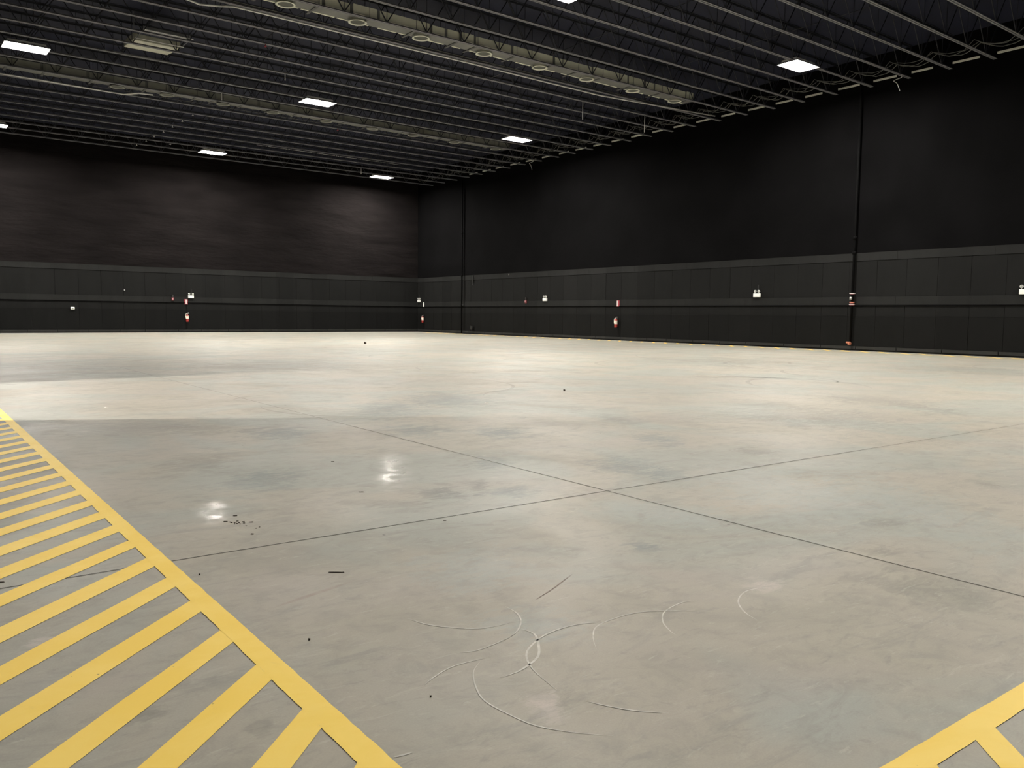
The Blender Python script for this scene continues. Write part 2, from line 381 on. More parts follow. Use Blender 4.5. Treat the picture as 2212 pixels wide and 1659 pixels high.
# ------------------------------------------------------------------ painted walkway markings
mk = MB(); ZM = .0024
def poly(pts, z=ZM): mk.add([(p[0]*S, p[1]*S, z) for p in pts], [tuple(range(len(pts)))])
def jag(x, y0, y1, n, amp):
    return [(x + random.uniform(-amp, amp), y0+(y1-y0)*i/n) for i in range(n+1)]
XO, XI, YO, YI = 1.301, 1.195, 1.380, 1.277
def strip_y(x0, x1, y0, y1, n=120, amp=.0022):
    a = jag(x0, y0, y1, n, amp); b = jag(x1, y0, y1, n, amp)
    for i in range(n): poly([a[i], b[i], b[i+1], a[i+1]])
def strip_x(y0, y1, x0, x1, n=120, amp=.0022):
    a = jag(y0, x0, x1, n, amp); b = jag(y1, x0, x1, n, amp)
    for i in range(n): poly([(a[i][1], a[i][0]), (a[i+1][1], a[i+1][0]), (b[i+1][1], b[i+1][0]), (b[i][1], b[i][0])])
strip_y(XI, XO, YI, 21.5, 360)                    # left lane outer line
strip_y(-.62, -.52, YI, 21.5, 60)                  # its other edge, along the side wall
strip_x(YI, YO, XO, 20, 220)                        # near lane outer line
strip_x(-.62, -.52, -.52, 20, 60)
# hatch bars: measured tops of the bars on the inner line (bar k lies between cells)
tops = [2.429, 2.895, 3.387, 3.865, 4.358, 4.820, 5.281, 5.759, 6.237, 6.708]   # lower edge of each grey cell = upper edge of a bar
bots = [2.210, 2.716, 3.208, 3.686, 4.169, 4.631, 5.079, 5.569, 6.030, 6.492]   # lower edge of that bar
y = 6.708
while y < 21.0:
    y += .468; tops.append(y); bots.append(y-.205)
tops = [1.96] + tops; bots = [1.76] + bots
XL = -.57
for t, b in zip(tops, bots):
    k = .94 if t > 3.3 else .94+ (3.3-t)*.10
    n = 10; a = []; c = []
    for i in range(n+1):
        x = XI + .002 - (XI-XL)*i/n
        a.append((x, t-(XI-x)*k + random.uniform(-.002, .002))); c.append((x, b-(XI-x)*k + random.uniform(-.002, .002)))
    for i in range(n):
        if min(a[i+1][1], c[i+1][1]) < YI-.1 and t < 2.6 and c[i+1][1] < YI: 
            pass
        poly([a[i], a[i+1], c[i+1], c[i]], ZM-.0004)
# near lane bars, running off towards the back wall
xb = 2.776
bars = [(2.802-.345, 2.776-.345+.0), (3.059-.0-.0, 3.213)]
starts = [(1.60, 1.75), (2.08, 2.23), (2.625, 2.776), (3.059, 3.213), (3.50, 3.65)]
x = 3.50
while x < 19: x += .46; starts.append((x, x+.15))
for x0, x1 in starts:
    k = 1.08; y1 = -.57; dy = YI+.002-y1
    poly([(x0, YI+.002), (x0-dy/k, y1), (x1-dy/k, y1), (x1, YI+.002)], ZM-.0004)
# outline and ticks of the lane that follows the foot of the right wall
strip_y(XW-1.62, XW-1.5, 14, 60, 80, .004)
y = 8.0
while y < 60:
    poly([(XW-1.5, y), (XW-1.5, y+.2), (XW-.35, y+1.3), (XW-.35, y+1.1)], ZM-.0004); y += .95
fm = mk.build('floor_marking', M_yel)
tag(fm, 'yellow painted walkway lines with diagonal hatching on the grey concrete floor', 'floor marking', kind='structure')

# ------------------------------------------------------------------ walls
ZT = ZD+.1
def wall_box(name, a, b, m, parent=None):
    k = MB(); k.box(a, b); o = k.build(name, m, parent)
    if not parent: tag(o, kind='structure')
    return o
# local frame for a dressed wall: x' along the wall (0..L), y' into the room is -y, z up
def dressed_wall(name, origin, rz, L, seams_from, ins):
    root = MB(); root.box((0, 0, 0), (L, .25, ZT*S)); w_ = root.build(name, M_gap); w_.location = origin; w_.rotation_euler = (0, 0, rz); tag(w_, kind='structure')
    def sheets(nm, z0, z1, th, m, gap=.012, step=1.415*S):
        k = MB(); x = seams_from - 60*step
        while x < L:
            a, b = max(0, x), min(L, x+step-gap*random.choice([.5, .7, 1, 1.6]))
            if b-a > .05: k.box((a, -th-random.uniform(0, .003), z0*S), (b, -.002, z1*S))
            x += step
        return k.build(nm, m, w_)
    sheets('lower_panel', .20, 1.655, .020, M_pan_d)
    sheets('middle_panel', 1.663, 2.14, .022, M_pan)
    sheets('rail_board', 2.195, 2.575, .045, M_band, .004, 4.2*S)
    sheets('upper_panel', 2.580, 4.27, .020, M_pan)
    sheets('cap_board', 4.275, 4.655, .040, M_band, .004, 4.2*S)
    k = MB(); x = 0
    while x < L:
        s = random.uniform(1.6, 2.4)*S; k.box((x, -.055, .075*S), (min(L, x+s-.03), -.002, .215*S)); x += s
    k.build('base_board', M_base, w_)
    # insulation blanket as a gently rippled sheet, in front of the wall above the boards
    k = MB(); nx, nz = 150, 46; z0, z1 = 4.66*S, (ZT-.05)*S; vs = []; fs = []
    for j in range(nz+1):
        for i in range(nx+1):
            X_ = L*i/nx; Z_ = z0+(z1-z0)*j/nz
            am = ins*(1.0 if j < nz*.55 else .4)
            d = am*(math.sin(Z_*5.1+math.sin(X_*.7)*1.3)+.6*math.sin(Z_*11+X_*1.7)+.5*math.sin(X_*1.1+Z_*.6)) - .05
            vs.append((X_, min(d, -.006), Z_))
    for j in range(nz):
        for i in range(nx):
            a = j*(nx+1)+i; fs.append((a, a+1, a+nx+2, a+nx+1))
    k.add(vs, fs); k.build('insulation_blanket', M_ins if ins > .005 else M_ins_r, w_, smooth=True)
    return w_
# left wall (far): local x runs +X
LL = (XW-XS)*S
ang = TILT
ox = XS*S; oy = (YW-(18-XS)*TILT)*S
wl = dressed_wall('wall_left', (ox, oy, 0), ang, LL+1.0, .3, .010)
# right wall: local x runs -Y, face looks to -X
wr = dressed_wall('wall_right', (XW*S, 65*S, 0), -math.pi/2, (65-YB)*S, (65-62.07)*S, .002)
sw = MB()
sw.box(((XS-.25)*S, YB*S, 0), (XS*S, 14.4*S, ZT*S)); sw.box(((XS-.25)*S, 19.5*S, 0), (XS*S, 65*S, ZT*S)); sw.box(((XS-.25)*S, 14.4*S, 4.6*S), (XS*S, 19.5*S, ZT*S))
tag(sw.build('wall_side', M_pan), kind='structure')
wall_box('wall_back', U(XS-.25, YB-.25, 0), U(XW+.25, YB, ZT), M_pan)
wall_box('ceiling', U(XS-.25, YB-.25, ZD), U(XW+.3, 65, ZD+.3), M_deck)
# black pipe-like shadow moulding below the rail, one per wall
for nm, a, b in (('trim_1', Vector((ox, oy, 0)), Vector((ox+LL*math.cos(ang), oy+LL*math.sin(ang), 0))), ('trim_2', U(XW, 63.3, 0), U(XW, YB, 0))):
    k = MB(); d = (b-a).normalized(); q_ = Vector((d.y, -d.x, 0))
    k.tube([a+q_*.05+Vector((0,0,2.165*S)), b+q_*.05+Vector((0,0,2.165*S))], .022, 8)
    tag(k.build(nm, M_pipe), 'black pipe running under the rail board along the ' + ('left wall' if nm == 'trim_1' else 'right wall'), kind='structure')
# pale angle along the top of the right wall, notched round each joist
JOISTS = [12.4, 14.2, 16.0, 17.8, 19.6, 21.4, 23.2, 25.0, 26.72, 28.45, 30.22, 32.0, 33.7, 35.4, 37.16, 38.9, 40.6, 42.35, 44.05, 45.9, 47.75, 49.6, 51.45, 53.2, 55.0, 56.75, 58.6, 60.45]
JR = [y+TILT*(XW-18) for y in JOISTS]
k = MB()
for i, yj in enumerate(JR[:-4]):
    y1 = JR[i+1]-.08; y0 = yj+(.62 if i % 3 else .78)
    zz = 12.5
    k.box(U(XW-.10, y0, zz), U(XW-.02, y1, zz+.085))
tag(k.build('trim_3', M_strip), 'pale steel angle along the top of the right wall, broken at each joist', kind='structure')

# ------------------------------------------------------------------ joists
def ordn(i): return ['first','second','third','fourth','fifth','sixth','seventh','eighth','ninth','tenth','eleventh','twelfth','thirteenth','fourteenth','fifteenth','sixteenth','seventeenth','eighteenth','nineteenth','twentieth'][i]
JL = (XW-XS-.1)*S; jx0 = -(18-XS-.05)*S
root = thing('roof_joist', None, 'joist', U(18, JOISTS[0], ZJ), TILT, 'open-web roof joists')
k = MB(); a = .070; g = .012
k.box((jx0, -a, 0), (jx0+JL, -g, .008)); k.box((jx0, g, 0), (jx0+JL, a, .008)); k.box((jx0, -g-.008, .008), (jx0+JL, -g, .06)); k.box((jx0, g, .008), (jx0+JL, g+.008, .06))
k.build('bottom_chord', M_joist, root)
dz = (ZD-ZJ)*S-.01
k = MB(); k.box((jx0, -a, dz-.008), (jx0+JL, -g, dz)); k.box((jx0, g, dz-.008), (jx0+JL, a, dz)); k.box((jx0, -g-.008, dz-.06), (jx0+JL, -g, dz-.008)); k.box((jx0, g, dz-.06), (jx0+JL, g+.008, dz-.008))
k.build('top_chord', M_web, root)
k = MB(); n = 22; st = JL/n
for i in range(n):
    x0 = jx0+i*st
    k.tube([(x0, 0, dz-.03), (x0+st/2, 0, .03)], .018, 6); k.tube([(x0+st/2, 0, .03), (x0+st, 0, dz-.03)], .018, 6)
    k.tube([(x0+st/2, 0, .03), (x0+st/2, 0, dz-.03)], .011, 5)
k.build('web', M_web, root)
nj = len(JOISTS)
jl_ = {}
def jlabel(i, y):
    far = nj-1-i
    if y == 28.45: return 'steel joist whose webs show dark against the nearer pale duct'
    if y == 30.22: return 'steel joist running just beyond the ring outlets of the nearer duct, beside the white conduit'
    if y == 26.72: return 'steel joist on the near side of the nearer duct, next to its pale side'
    if y == 44.05: return 'steel joist in front of the farther, dimmer duct'
    if y == 45.9: return 'steel joist directly beyond the farther duct'
    if y > 45.9: return 'steel joist, %s counted from the far left wall' % ordn(far)
    if y > 30.22: return 'steel joist, %s beyond the white conduit of the nearer duct' % ordn(i-JOISTS.index(32.0))
    return 'steel joist, %s from the top right corner of the photo' % ordn(i)
for i, y in enumerate(JOISTS):
    o = root if i == 0 else copy_tree(root)
    o.location = U(18, y, ZJ); o['label'] = jlabel(i, y)

# ------------------------------------------------------------------ ducts with ring outlets
def duct(label, yc, z0, xs, h, xa, xb, seed, wide=.36, sd=None, rm=None):
    random.seed(seed)
    root = thing('ventilation_duct', label, 'duct', U(18, yc, z0), TILT, 'ducts between the joists')
    k = MB(); k.box(((xa-18)*S, -wide*S, 0), ((xb-18)*S, wide*S, h*S)); k.build('duct_body', [M_duct], root)
    # pale upstand on the near side, in panels
    x = xa
    while x < xb-.4:
        ln = random.choice([.7, 1.1, 1.9, 2.3]); x2 = min(xb, x+ln)
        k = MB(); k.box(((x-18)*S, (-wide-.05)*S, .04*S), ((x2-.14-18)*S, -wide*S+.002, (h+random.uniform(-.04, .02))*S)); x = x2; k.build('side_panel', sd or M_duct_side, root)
    x = xa
    while x < xb-.4:
        ln = random.choice([.5, .9, 1.4]); k = MB(); k.box(((x-18)*S, (wide-.06)*S, -.012), ((x+ln-.1-18)*S, (wide+.02)*S, .002)); x += ln+random.choice([0, .3]); k.build('bottom_flange', sd or M_duct_side, root)
    x = xa+.5
    while x < xb:
        k = MB(); k.box(((x-18)*S, (-wide-.1)*S, -.03), ((x+.10-18)*S, (wide+.28)*S, -.008)); k.tube([((x+.05-18)*S, (wide+.26)*S, -.02), ((x+.05-18)*S, (wide+.26)*S, 1.2*S)], .008, 5)
        k.tube([((x+.05-18)*S, (-wide-.08)*S, -.02), ((x+.05-18)*S, (-wide-.08)*S, 1.2*S)], .008, 5); k.build('hanger_strap', M_strap, root)
        x += random.choice([.9, 1.5, 2.0])
    for x in xs:
        k = MB(); k.lathe([(.24, .0), (.245, -.05), (.30, -.085), (.305, -.092), (.25, -.096), (.235, -.085), (.225, -.03)], 28, Matrix.Translation(((x-18)*S, .05*S, 0)))
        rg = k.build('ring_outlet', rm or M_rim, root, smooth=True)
        k = MB(); vs = [((x-18)*S+.230*math.cos(t*math.pi/14), .05*S+.230*math.sin(t*math.pi/14), -.07) for t in range(28)]
        k.add(vs, [tuple(range(27, -1, -1))]); k.build('outlet_core', M_in, rg)
    return root
duct('pale metal ventilation duct with ring outlets, crossing the top centre of the photo', 29.0, ZJ+.10, [11.6, 14.4, 17.15, 20.2, 23.2, 26.0, 29.0, 32.0], .36, XS+1, 33.0, 3)
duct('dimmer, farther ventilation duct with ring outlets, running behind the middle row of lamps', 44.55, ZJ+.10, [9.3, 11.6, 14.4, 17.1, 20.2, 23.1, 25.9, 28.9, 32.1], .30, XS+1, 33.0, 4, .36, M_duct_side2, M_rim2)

# ------------------------------------------------------------------ conduits
def pipe(name, label, cat, pts, r, m, n=8):
    k = MB(); k.tube([U(*p) for p in pts], r, n); return tag(k.build(name, m, smooth=True), label, cat)
def jy(x, y): return y+TILT*(x-18)
c1 = [(XS+.2, jy(-1, 30.5), 12.18), (8.6, jy(8.6, 30.42), 12.18), (9.1, jy(9.1, 30.62), 12.18), (9.7, jy(9.7, 30.35), 12.18), (10.1, jy(10.1, 30.08), 12.18), (11, jy(11, 30.08), 12.18), (14, jy(14, 30.12), 12.18), (20, jy(20, 30.12), 12.18), (28, jy(28, 30.3), 12.18), (35.6, jy(35.6, 29.4), 12.2)]
pipe('conduit', 'long white conduit with a wavy bend, running beside the nearer duct', 'conduit', c1, .030, M_cond)
c2 = [(XS+.2, jy(-1, 45.0), 12.15), (6, jy(6, 45.0), 12.15), (8.8, jy(8.8, 45.15), 12.15), (9.7, jy(9.7, 45.2), 12.15), (10.3, jy(10.3, 44.7), 12.2), (11.0, jy(11.0, 44.9), 12.28)]
pipe('conduit', 'white conduit at the left edge, ending in a kink below the farther duct', 'conduit', c2, .028, M_cond)
pipe('conduit', 'thin grey rod between the ring outlets and the white conduit of the nearer duct', 'conduit', [(XS+.3, jy(0, 29.75), 12.25), (33, jy(33, 29.75), 12.25)], .009, M_cable, 6)
pipe('conduit', 'thin pale rod beside the farther ventilation duct, ending under the lamp', 'conduit', [(8, jy(8, 44.95), 12.25), (32, jy(32, 44.98), 12.25)], .010, M_cable, 6)
pipe('conduit', 'thin double pale rod above the farthest lamps', 'conduit', [(20, jy(20, 55.1), 12.6), (31, jy(31, 55.2), 12.6)], .012, M_cond, 6)
# rods crossing under the roof, parallel to the right wall
for x, y0, y1, lb in ((24.5, 20, 46, 'thin dark bridging bar crossing the joists over the centre of the hall'), (30.2, 13, 44, 'thin dark bridging bar crossing the joists beside the lamp at upper right'), (13.5, 30, 60, 'thin dark bridging bar crossing the joists left of centre')):
    pipe('bridging_bar', lb, 'bar', [(x, y0, ZJ+1.0), (x, y1, ZJ+1.0)], .014, M_web, 5)
# short hanging drops that show pale under the joists
for (x, y, ln, lb) in ((14.8, 37.6, .3, 'small pale hook hanging under a joist above the middle lamp'), (13.6, 42.3, .35, 'pale hook hanging under a joist left of the middle lamp'),
                       (32.9, 32.2, .9, 'short grey drop rod hanging near the right wall by the conduit end'), (28.4, 33.0, .9, 'short grey drop rod hanging left of the conduit end'), (28.5, 56.9, .45, 'short pale drop rod right of the farthest lamp')):
    y = min(JOISTS, key=lambda j: abs(j+TILT*(x-18)-y))+TILT*(x-18)
    pipe('drop_rod', lb, 'rod', [(x, y-.03, ZJ+.01), (x, y-.03, ZJ-ln)], .018, M_cond, 6)

# cables sagging from joist to joist along the right wall
ct = thing('cable_bundle', 'bundle of pale cables sagging between the joists along the right wall', 'cables', U(35.6, JR[1], ZJ+.3))
for c in range(3):
    random.seed(20+c); pts = []
    for i in range(1, nj-1):
        y0, y1 = JR[i], JR[i+1]; off = [0, .25, -.35][c]
        for t in range(8):
            f = t/8; sag = (.12+.10*c+random.uniform(-.03, .03))*math.sin(math.pi*f)
            pts.append(((off+.12*math.sin(i*1.7+c)+.30*math.sin(math.pi*f))*S, (y0+(y1-y0)*f-JR[1])*S, (.10-sag)*S))
    k = MB(); k.tube(pts, [.011, .015, .011][c], 6); k.build('cable', M_cable, ct, smooth=True)
for (y, lb) in ((JR[4], 'loose pale cable end hanging by the right wall, right of the brightest lamp'), (JR[19], 'hooked pale cable end hanging from the ceiling edge near mid right wall')):
    k = MB(); k.tube([U(*p) for p in spline([(36.3, y-.03, 12.305), (36.3, y-.03, 12.2), (36.2, y+.25, 12.1), (36.2, y+.1, 11.95), (36.2, y-.05, 11.6)])], .013, 6); tag(k.build('loose_cable', M_cond, smooth=True), lb, 'cable')

# pale heater panel above the joists, upper left
root = thing('ceiling_heater', 'pale rectangular panel unit hung above the joists at upper left', 'heater', U(9.35, 37.85, ZJ+.25), TILT)
k = MB(); k.add([(-.82, -.58, -.02), (.80, -.58, -.02), (.66, .58, 0), (-.86, .58, 0), (-.82, -.58, .22), (.80, -.58, .22), (.66, .58, .22), (-.86, .58, .22)],
      [(0,3,2,1),(4,5,6,7),(0,1,5,4),(1,2,6,5),(2,3,7,6),(3,0,4,7)])
bevel(k.build('panel', mat('pale_heater_panel', (.62, .62, .52), .5, noise=.1), root), .03)
for y_ in (-.78, -1.9):
    k = MB(); k.tube([(-.8, y_, .0), (.85, y_, .0)], .017, 6); k.build('edge_rail', M_cond, root)
k = MB()
for x_ in (-.78, .78):
    k.tube([(x_, -.6, .2), (x_, -.6, 1.0)], .012, 5); k.tube([(x_, -.78, .0), (x_, -1.9, .0)], .014, 5)
k.box((-.78, -1.8, .05), (.78, -1.3, .14)); k.build('frame', M_joist, root)

# ------------------------------------------------------------------ lamps
lz = ZJ-.02
root = thing('high_bay_lamp', None, 'lamp', U(0, 0, lz), 0, 'high-bay lamps under the joists')
hx, hy = .58, .29
k = MB(); k.box((-hx-.02, -hy-.02, .03), (hx+.02, hy+.02, .11)); bevel(k.build('housing', M_house, root), .012)
k = MB(); ox_, oy_ = hx+.12, hy+.13
inn = [(-hx, -hy, .03), (hx, -hy, .03), (hx, hy, .03), (-hx, hy, .03)]; out = [(-ox_, -oy_, -.05), (ox_, -oy_, -.05), (ox_, oy_, -.05), (-ox_, oy_, -.05)]
out2 = [(x_*1.02, y_*1.04, -.045) for x_, y_, z_ in out]; in2 = [(x_*1.03, y_*1.08, .045) for x_, y_, z_ in inn]
k.add(inn+out+out2+in2, [(0,1,5,4),(1,2,6,5),(2,3,7,6),(3,0,4,7),(4,5,9,8),(5,6,10,9),(6,7,11,10),(7,4,8,11),(8,9,13,12),(9,10,14,13),(10,11,15,14),(11,8,12,15)])
k.build('reflector_skirt', M_house, root)
k = MB(); k.box((-hx+.02, -hy+.02, .004), (hx-.02, hy-.02, .029)); lens = k.build('lens', M_lens, root)
k = MB(); k.tube([(-.45, 0, .11), (-.45, 0, 1.215)], .006, 5); k.build('hanger', M_strap, root); k = MB(); k.tube([(.45, 0, .11), (.45, 0, 1.215)], .006, 5); k.build('hanger', M_strap, root); k = MB(); k.tube([(.2, 0, .11), (.15, .06, .5), (.3, .02, 1.2)], .007, 5); k.build('power_cord', M_strap, root)
for i, (x, y, lb) in enumerate(LAMPS):
    o = root if i == 0 else copy_tree(root)
    o.location = U(x, y, lz); o['label'] = lb; o.rotation_euler = (0, 0, TILT)
    if 'dimmed' in lb:
        for ch in o.children:
            if ch.name.startswith('lens'): ch.data = ch.data.copy(); ch.data.materials[0] = M_lens_fill
# the lamp in the next bay, whose light comes through the doorway on the left
root = thing('bay_lamp', 'round pendant lamp in the next bay, beyond the side doorway', 'lamp', U(-9.5, 18.65, 5.6))
k = MB(); k.lathe([(.02, .40), (.12, .38), (.30, .16), (.36, .12), (.345, .12), (.28, .17), (.10, .36)], 24); k.build('shade', M_house, root, smooth=True)
ld = bpy.data.lights.new('bay_light', 'POINT'); ld.energy = DOOR_W; ld.shadow_soft_size = .10; ld.color = (1, .93, .84)
lo = bpy.data.objects.new('bay_light', ld); C.objects.link(lo); lo.location = U(-9.5, 18.65, 5.6); 

# small fittings under the joists
def sprinkler(x, y, lb, m=M_cond):
    y = min(JOISTS, key=lambda j: abs(j+TILT*(x-18)-y))+TILT*(x-18)-.03
    k = MB(); p = U(x, y, ZJ); k.tube([p+Vector((0,0,.006)), p+Vector((0,0,-.07))], .018, 8); k.lathe([(.0, -.10), (.045, -.095), (.05, -.08), (.0, -.07)], 12, Matrix.Translation(p))
    return tag(k.build('sprinkler_head', m, smooth=True), lb, 'sprinkler', 'fittings under the joists')
for j, (y, x) in enumerate(((47.75, 13.75), (49.6, 13.7), (51.45, 13.65), (53.2, 13.6), (55.0, 13.5), (56.75, 13.45), (58.6, 13.3))):
    sprinkler(x, y, 'small pale sprinkler head, %s of the row left of the far lamp from the duct' % ordn(j))
sprinkler(14.9, 57.0, 'bright white fitting under the farthest joists beside the far lamp')
sprinkler(12.6, 34.2, 'reddish detector under a joist above the heater panel on the right', M_redsign)
sprinkler(21.5, 46.3, 'reddish detector under a joist just beyond the farther duct', M_redsign)

# ------------------------------------------------------------------ things on the walls
# frames: right wall faces -X ; left wall faces -Y
def on_right(y, z): return U(XW, y, z)-Vector((.047, 0, 0)), -math.pi/2
def on_left(x, z): return Vector((x*S, (YW+TILT*(x-18))*S-.047, z*S)), TILT
# local frame: x along wall to the viewer's right, -y out of the wall, z up
def emergency(pos, lb, turn=(35, -10)):
    root = thing('emergency_light', lb, 'emergency light', pos[0], pos[1], 'twin-head emergency lights')
    k = MB(); k.box((-.175, -.10, -.12), (.175, 0, .055)); bevel(k.build('battery_box', M_white, root), .015)
    for sx, tn in zip((-1, 1), turn):
        R = Matrix.Translation((sx*.115, -.05, .150)) @ Matrix.Rotation(math.radians(tn), 4, 'Z') @ Matrix.Rotation(math.radians(90), 4, 'X')
        k = MB(); k.lathe([(.0, -.05), (.03, -.045), (.055, .0), (.06, .05), (.05, .055)], 20, R); k.tube([(sx*.115, -.05, .05), (sx*.115, -.05, .10)], .012, 8)
        h = k.build('lamp_head', M_white, root, smooth=True)
        k = MB(); vs = [R @ Vector((.042*math.cos(t*math.pi/10), .042*math.sin(t*math.pi/10), .052)) for t in range(20)]
        k.add(vs, [tuple(range(20))]); k.build('lens', M_lampglass, h)
    k = MB(); k.tube([(.06, -.02, .05), (.06, -.02, .45)], .012, 6); k.build('cable_feed', M_black, root)
    return root
emergency(on_left(17.75, 2.64), 'white twin-head emergency light on the left wall')
emergency(on_right(62.95, 2.70), 'white emergency light in the corner, nearest the left wall', (60, 60))
emergency(on_right(45.55, 2.68), 'white twin-head emergency light on the right wall beside the small red alarm', (60, -10))
emergency(on_right(27.68, 2.76), 'white twin-head emergency light on the right wall, left of the tall riser pipe', (60, -15))
emergency(on_right(14.62, 2.74), 'white twin-head emergency light cut off at the right edge of the photo', (25, -10))

def extinguisher(pos, lb, lean=0):
    root = thing('fire_extinguisher', lb, 'fire extinguisher', pos[0], pos[1], 'wall-hung fire extinguishers')
    T = Matrix.Translation((0, -.11, 0))
    k = MB(); k.lathe([(.0, -.28), (.075, -.28), (.085, -.265), (.085, .10), (.075, .145), (.045, .17), (.025, .18), (.025, .20), (.0, .20)], 24, T); k.build('cylinder', M_red, root, smooth=True)
    k = MB(); k.lathe([(.0862, -.10), (.0862, .09)], 24, T); k.build('paper_label', M_lab, root, smooth=True)
    k = MB(); k.lathe([(.0, .19), (.028, .19), (.028, .235), (.0, .24)], 14, T); k.box((-.02, -.125, .225), (.11, -.095, .24)); k.add([(-.02,-.125,.25),(.10,-.125,.29),(.10,-.095,.29),(-.02,-.095,.25),(-.02,-.125,.262),(.10,-.125,.302),(.10,-.095,.302),(-.02,-.095,.262)], [(0,3,2,1),(4,5,6,7),(0,1,5,4),(1,2,6,5),(2,3,7,6),(3,0,4,7)])
    k.build('handle', M_steel, root)
    k = MB(); k.tube(spline([(-.02, -.11, .215), (-.09, -.13, .20), (-.115, -.14, .12), (-.10, -.15, -.02), (-.085, -.17, -.06)]), .013, 8); k.build('hose', M_lab if lean else M_steel, root, smooth=True)
    k = MB(); k.box((-.03, -.03, .12), (.03, 0, .24)); k.build('bracket', M_black, root)
    return root
extinguisher(on_left(17.44, 1.10), 'red fire extinguisher on the left wall, half hidden by its pale label', 1)
extinguisher(on_right(62.19, 1.13), 'red fire extinguisher next to the corner of the two walls')
extinguisher(on_right(38.29, 1.15), 'red fire extinguisher on the middle of the right wall', 1)

def sign(pos, lb, wd=.10, edge=False):
    root = thing('extinguisher_sign', lb, 'sign', pos[0], pos[1], 'red and white extinguisher signs')
    k = MB(); h = .165
    vs = [(-wd, 0, -h), (0, -wd*1.1, -h), (wd, 0, -h), (-wd, 0, h), (0, -wd*1.1, h), (wd, 0, h)]
    k.add(vs, [(0,1,4,3),(1,2,5,4),(2,0,3,5),(0,2,1),(3,4,5)]); k.build('sign_body', M_redsign, root)
    k = MB()
    for sx in (-1, 1):
        a_ = Vector((sx*wd*.50, -wd*.55-.003, 0)); b_ = Vector((sx*wd*.03, -wd*1.067-.003, 0))
        k.add([a_+Vector((0,0,-h*.9)), b_+Vector((0,0,-h*.9)), b_+Vector((0,0,h*.9)), a_+Vector((0,0,h*.9))], [(0,1,2,3)])
    k.build('lettering_band', M_pinksign, root)
    return root
sign(on_left(17.42, 2.23), 'red and white sign above the fire extinguisher on the left wall')
sign(on_right(38.25, 2.335), 'red and white sign above the fire extinguisher in the middle of the right wall')
root = thing('extinguisher_sign', 'thin white sign seen edge-on above the fire extinguisher by the corner', 'sign', on_right(62.2, 2.36)[0], on_right(0, 0)[1], 'red and white extinguisher signs')
k = MB(); k.box((-.055, -.05, -.165), (.055, 0, .165)); k.build('sign_body', M_white, root)

def alarm(pos, lb):
    root = thing('fire_alarm', lb, 'fire alarm', pos[0], pos[1], 'red alarm devices')
    k = MB(); k.box((-.075, -.06, -.10), (.075, 0, .10)); bevel(k.build('box', M_dkred, root), .012)
    k = MB(); k.box((-.045, -.085, -.05), (.025, -.055, .065)); k.build('strobe', mat('pinkish_lens', (.45, .24, .25), .3), root)
    k = MB(); k.box((-.05, -.05, .11), (.05, 0, .27)); k.build('speaker_box', M_black, root)
    return root
alarm(on_left(16.47, 2.41), 'small red fire alarm on the left wall beside the emergency light')
alarm(on_right(47.78, 2.52), 'small red fire alarm on the right wall, left of a twin-head emergency light')

p, rz = on_left(9.96, 1.66)
root = thing('outlet_box', 'small white box with a dark centre low on the left wall', 'outlet box', p, rz)
k = MB(); k.box((-.11, -.07, -.075), (.11, 0, .075)); bevel(k.build('box', M_white, root), .035, 3)
k = MB(); k.box((-.03, -.085, -.02), (.03, -.06, .02)); k.build('socket', M_black, root)
p, rz = on_left(13.25, 2.98)
k = MB(); k.box((-.03, -.04, -.05), (.03, 0, .05)); o = k.build('wall_hook', mat('dull_steel', (.3, .3, .3), .5)); o.location = p; o.rotation_euler = (0, 0, rz); tag(o, 'tiny pale fitting high on the left wall panels', 'fitting')
for (y, z, lb) in ((55.98, 2.30, 'tiny white fitting on the pipe nearest the corner, right wall'), (49.9, 4.55, 'tiny pale fitting on the cap board of the right wall')):
    p, rz = on_right(y, z); k = MB(); k.box((-.045, -.16, -.045), (.045, -.09, .045)) if z < 3 else k.box((-.02, -.04, -.05), (.02, 0, .05)); o = k.build('wall_fitting', M_cable); o.location = p; o.rotation_euler = (0, 0, rz); tag(o, lb, 'fitting')

# riser pipes on the right wall
root = thing('riser_pipe', 'tall black riser pipe with red and white valves on the right wall', 'pipe', U(XW, 22.12, 0)-Vector((.20, 0, 0)), -math.pi/2)
k = MB(); k.tube([(0, 0, .30*S), (0, 0, 11.4*S)], .050, 12); k.tube([(0, 0, 11.4*S), (0, .0, 12.6*S)], .045, 10); k.build('pipe', M_pipe, root, smooth=True)
for z_ in (5.35, 4.66): 
    k = MB(); k.tube([(0, 0, (z_-.08)*S), (0, 0, (z_+.08)*S)], .075, 12); k.build('coupling', M_pipe, root, smooth=True)
for z_, r_, m_ in ((2.74, .115, M_pinksign), (2.31, .105, M_copper), (2.22, .12, M_pinksign)):
    k = MB(); k.tube([(0, 0, z_*S-.018), (0, 0, z_*S+.018)], r_, 14); k.tube([(0, 0, z_*S-.05), (0, 0, z_*S-.018)], r_*.8, 14, 1); k.build('valve_flange', [m_, M_dkred], root, smooth=False)
k = MB(); k.tube([(-.01, -.09, 2.44*S), (-.01, -.09, 2.56*S)], .055, 10); k.tube([(0, 0, 2.5*S), (0, -.09, 2.5*S)], .02, 8); k.build('gauge', M_steel, root, smooth=True)
k = MB(); k.tube([(0, 0, .34*S), (0, -.14, .36*S)], .06, 10); k.tube([(-.09, -.15, .40*S), (.09, -.15, .40*S)], .035, 8); k.tube([(.0, -.15, .30*S), (.05, -.15, .40*S)], .03, 8); k.build('drain_valve', M_copper, root, smooth=True)
root = thing('riser_pipe', 'plain black riser pipe on the right wall nearest the corner', 'pipe', U(XW, 56.0, 0)-Vector((.20, 0, 0)), -math.pi/2)
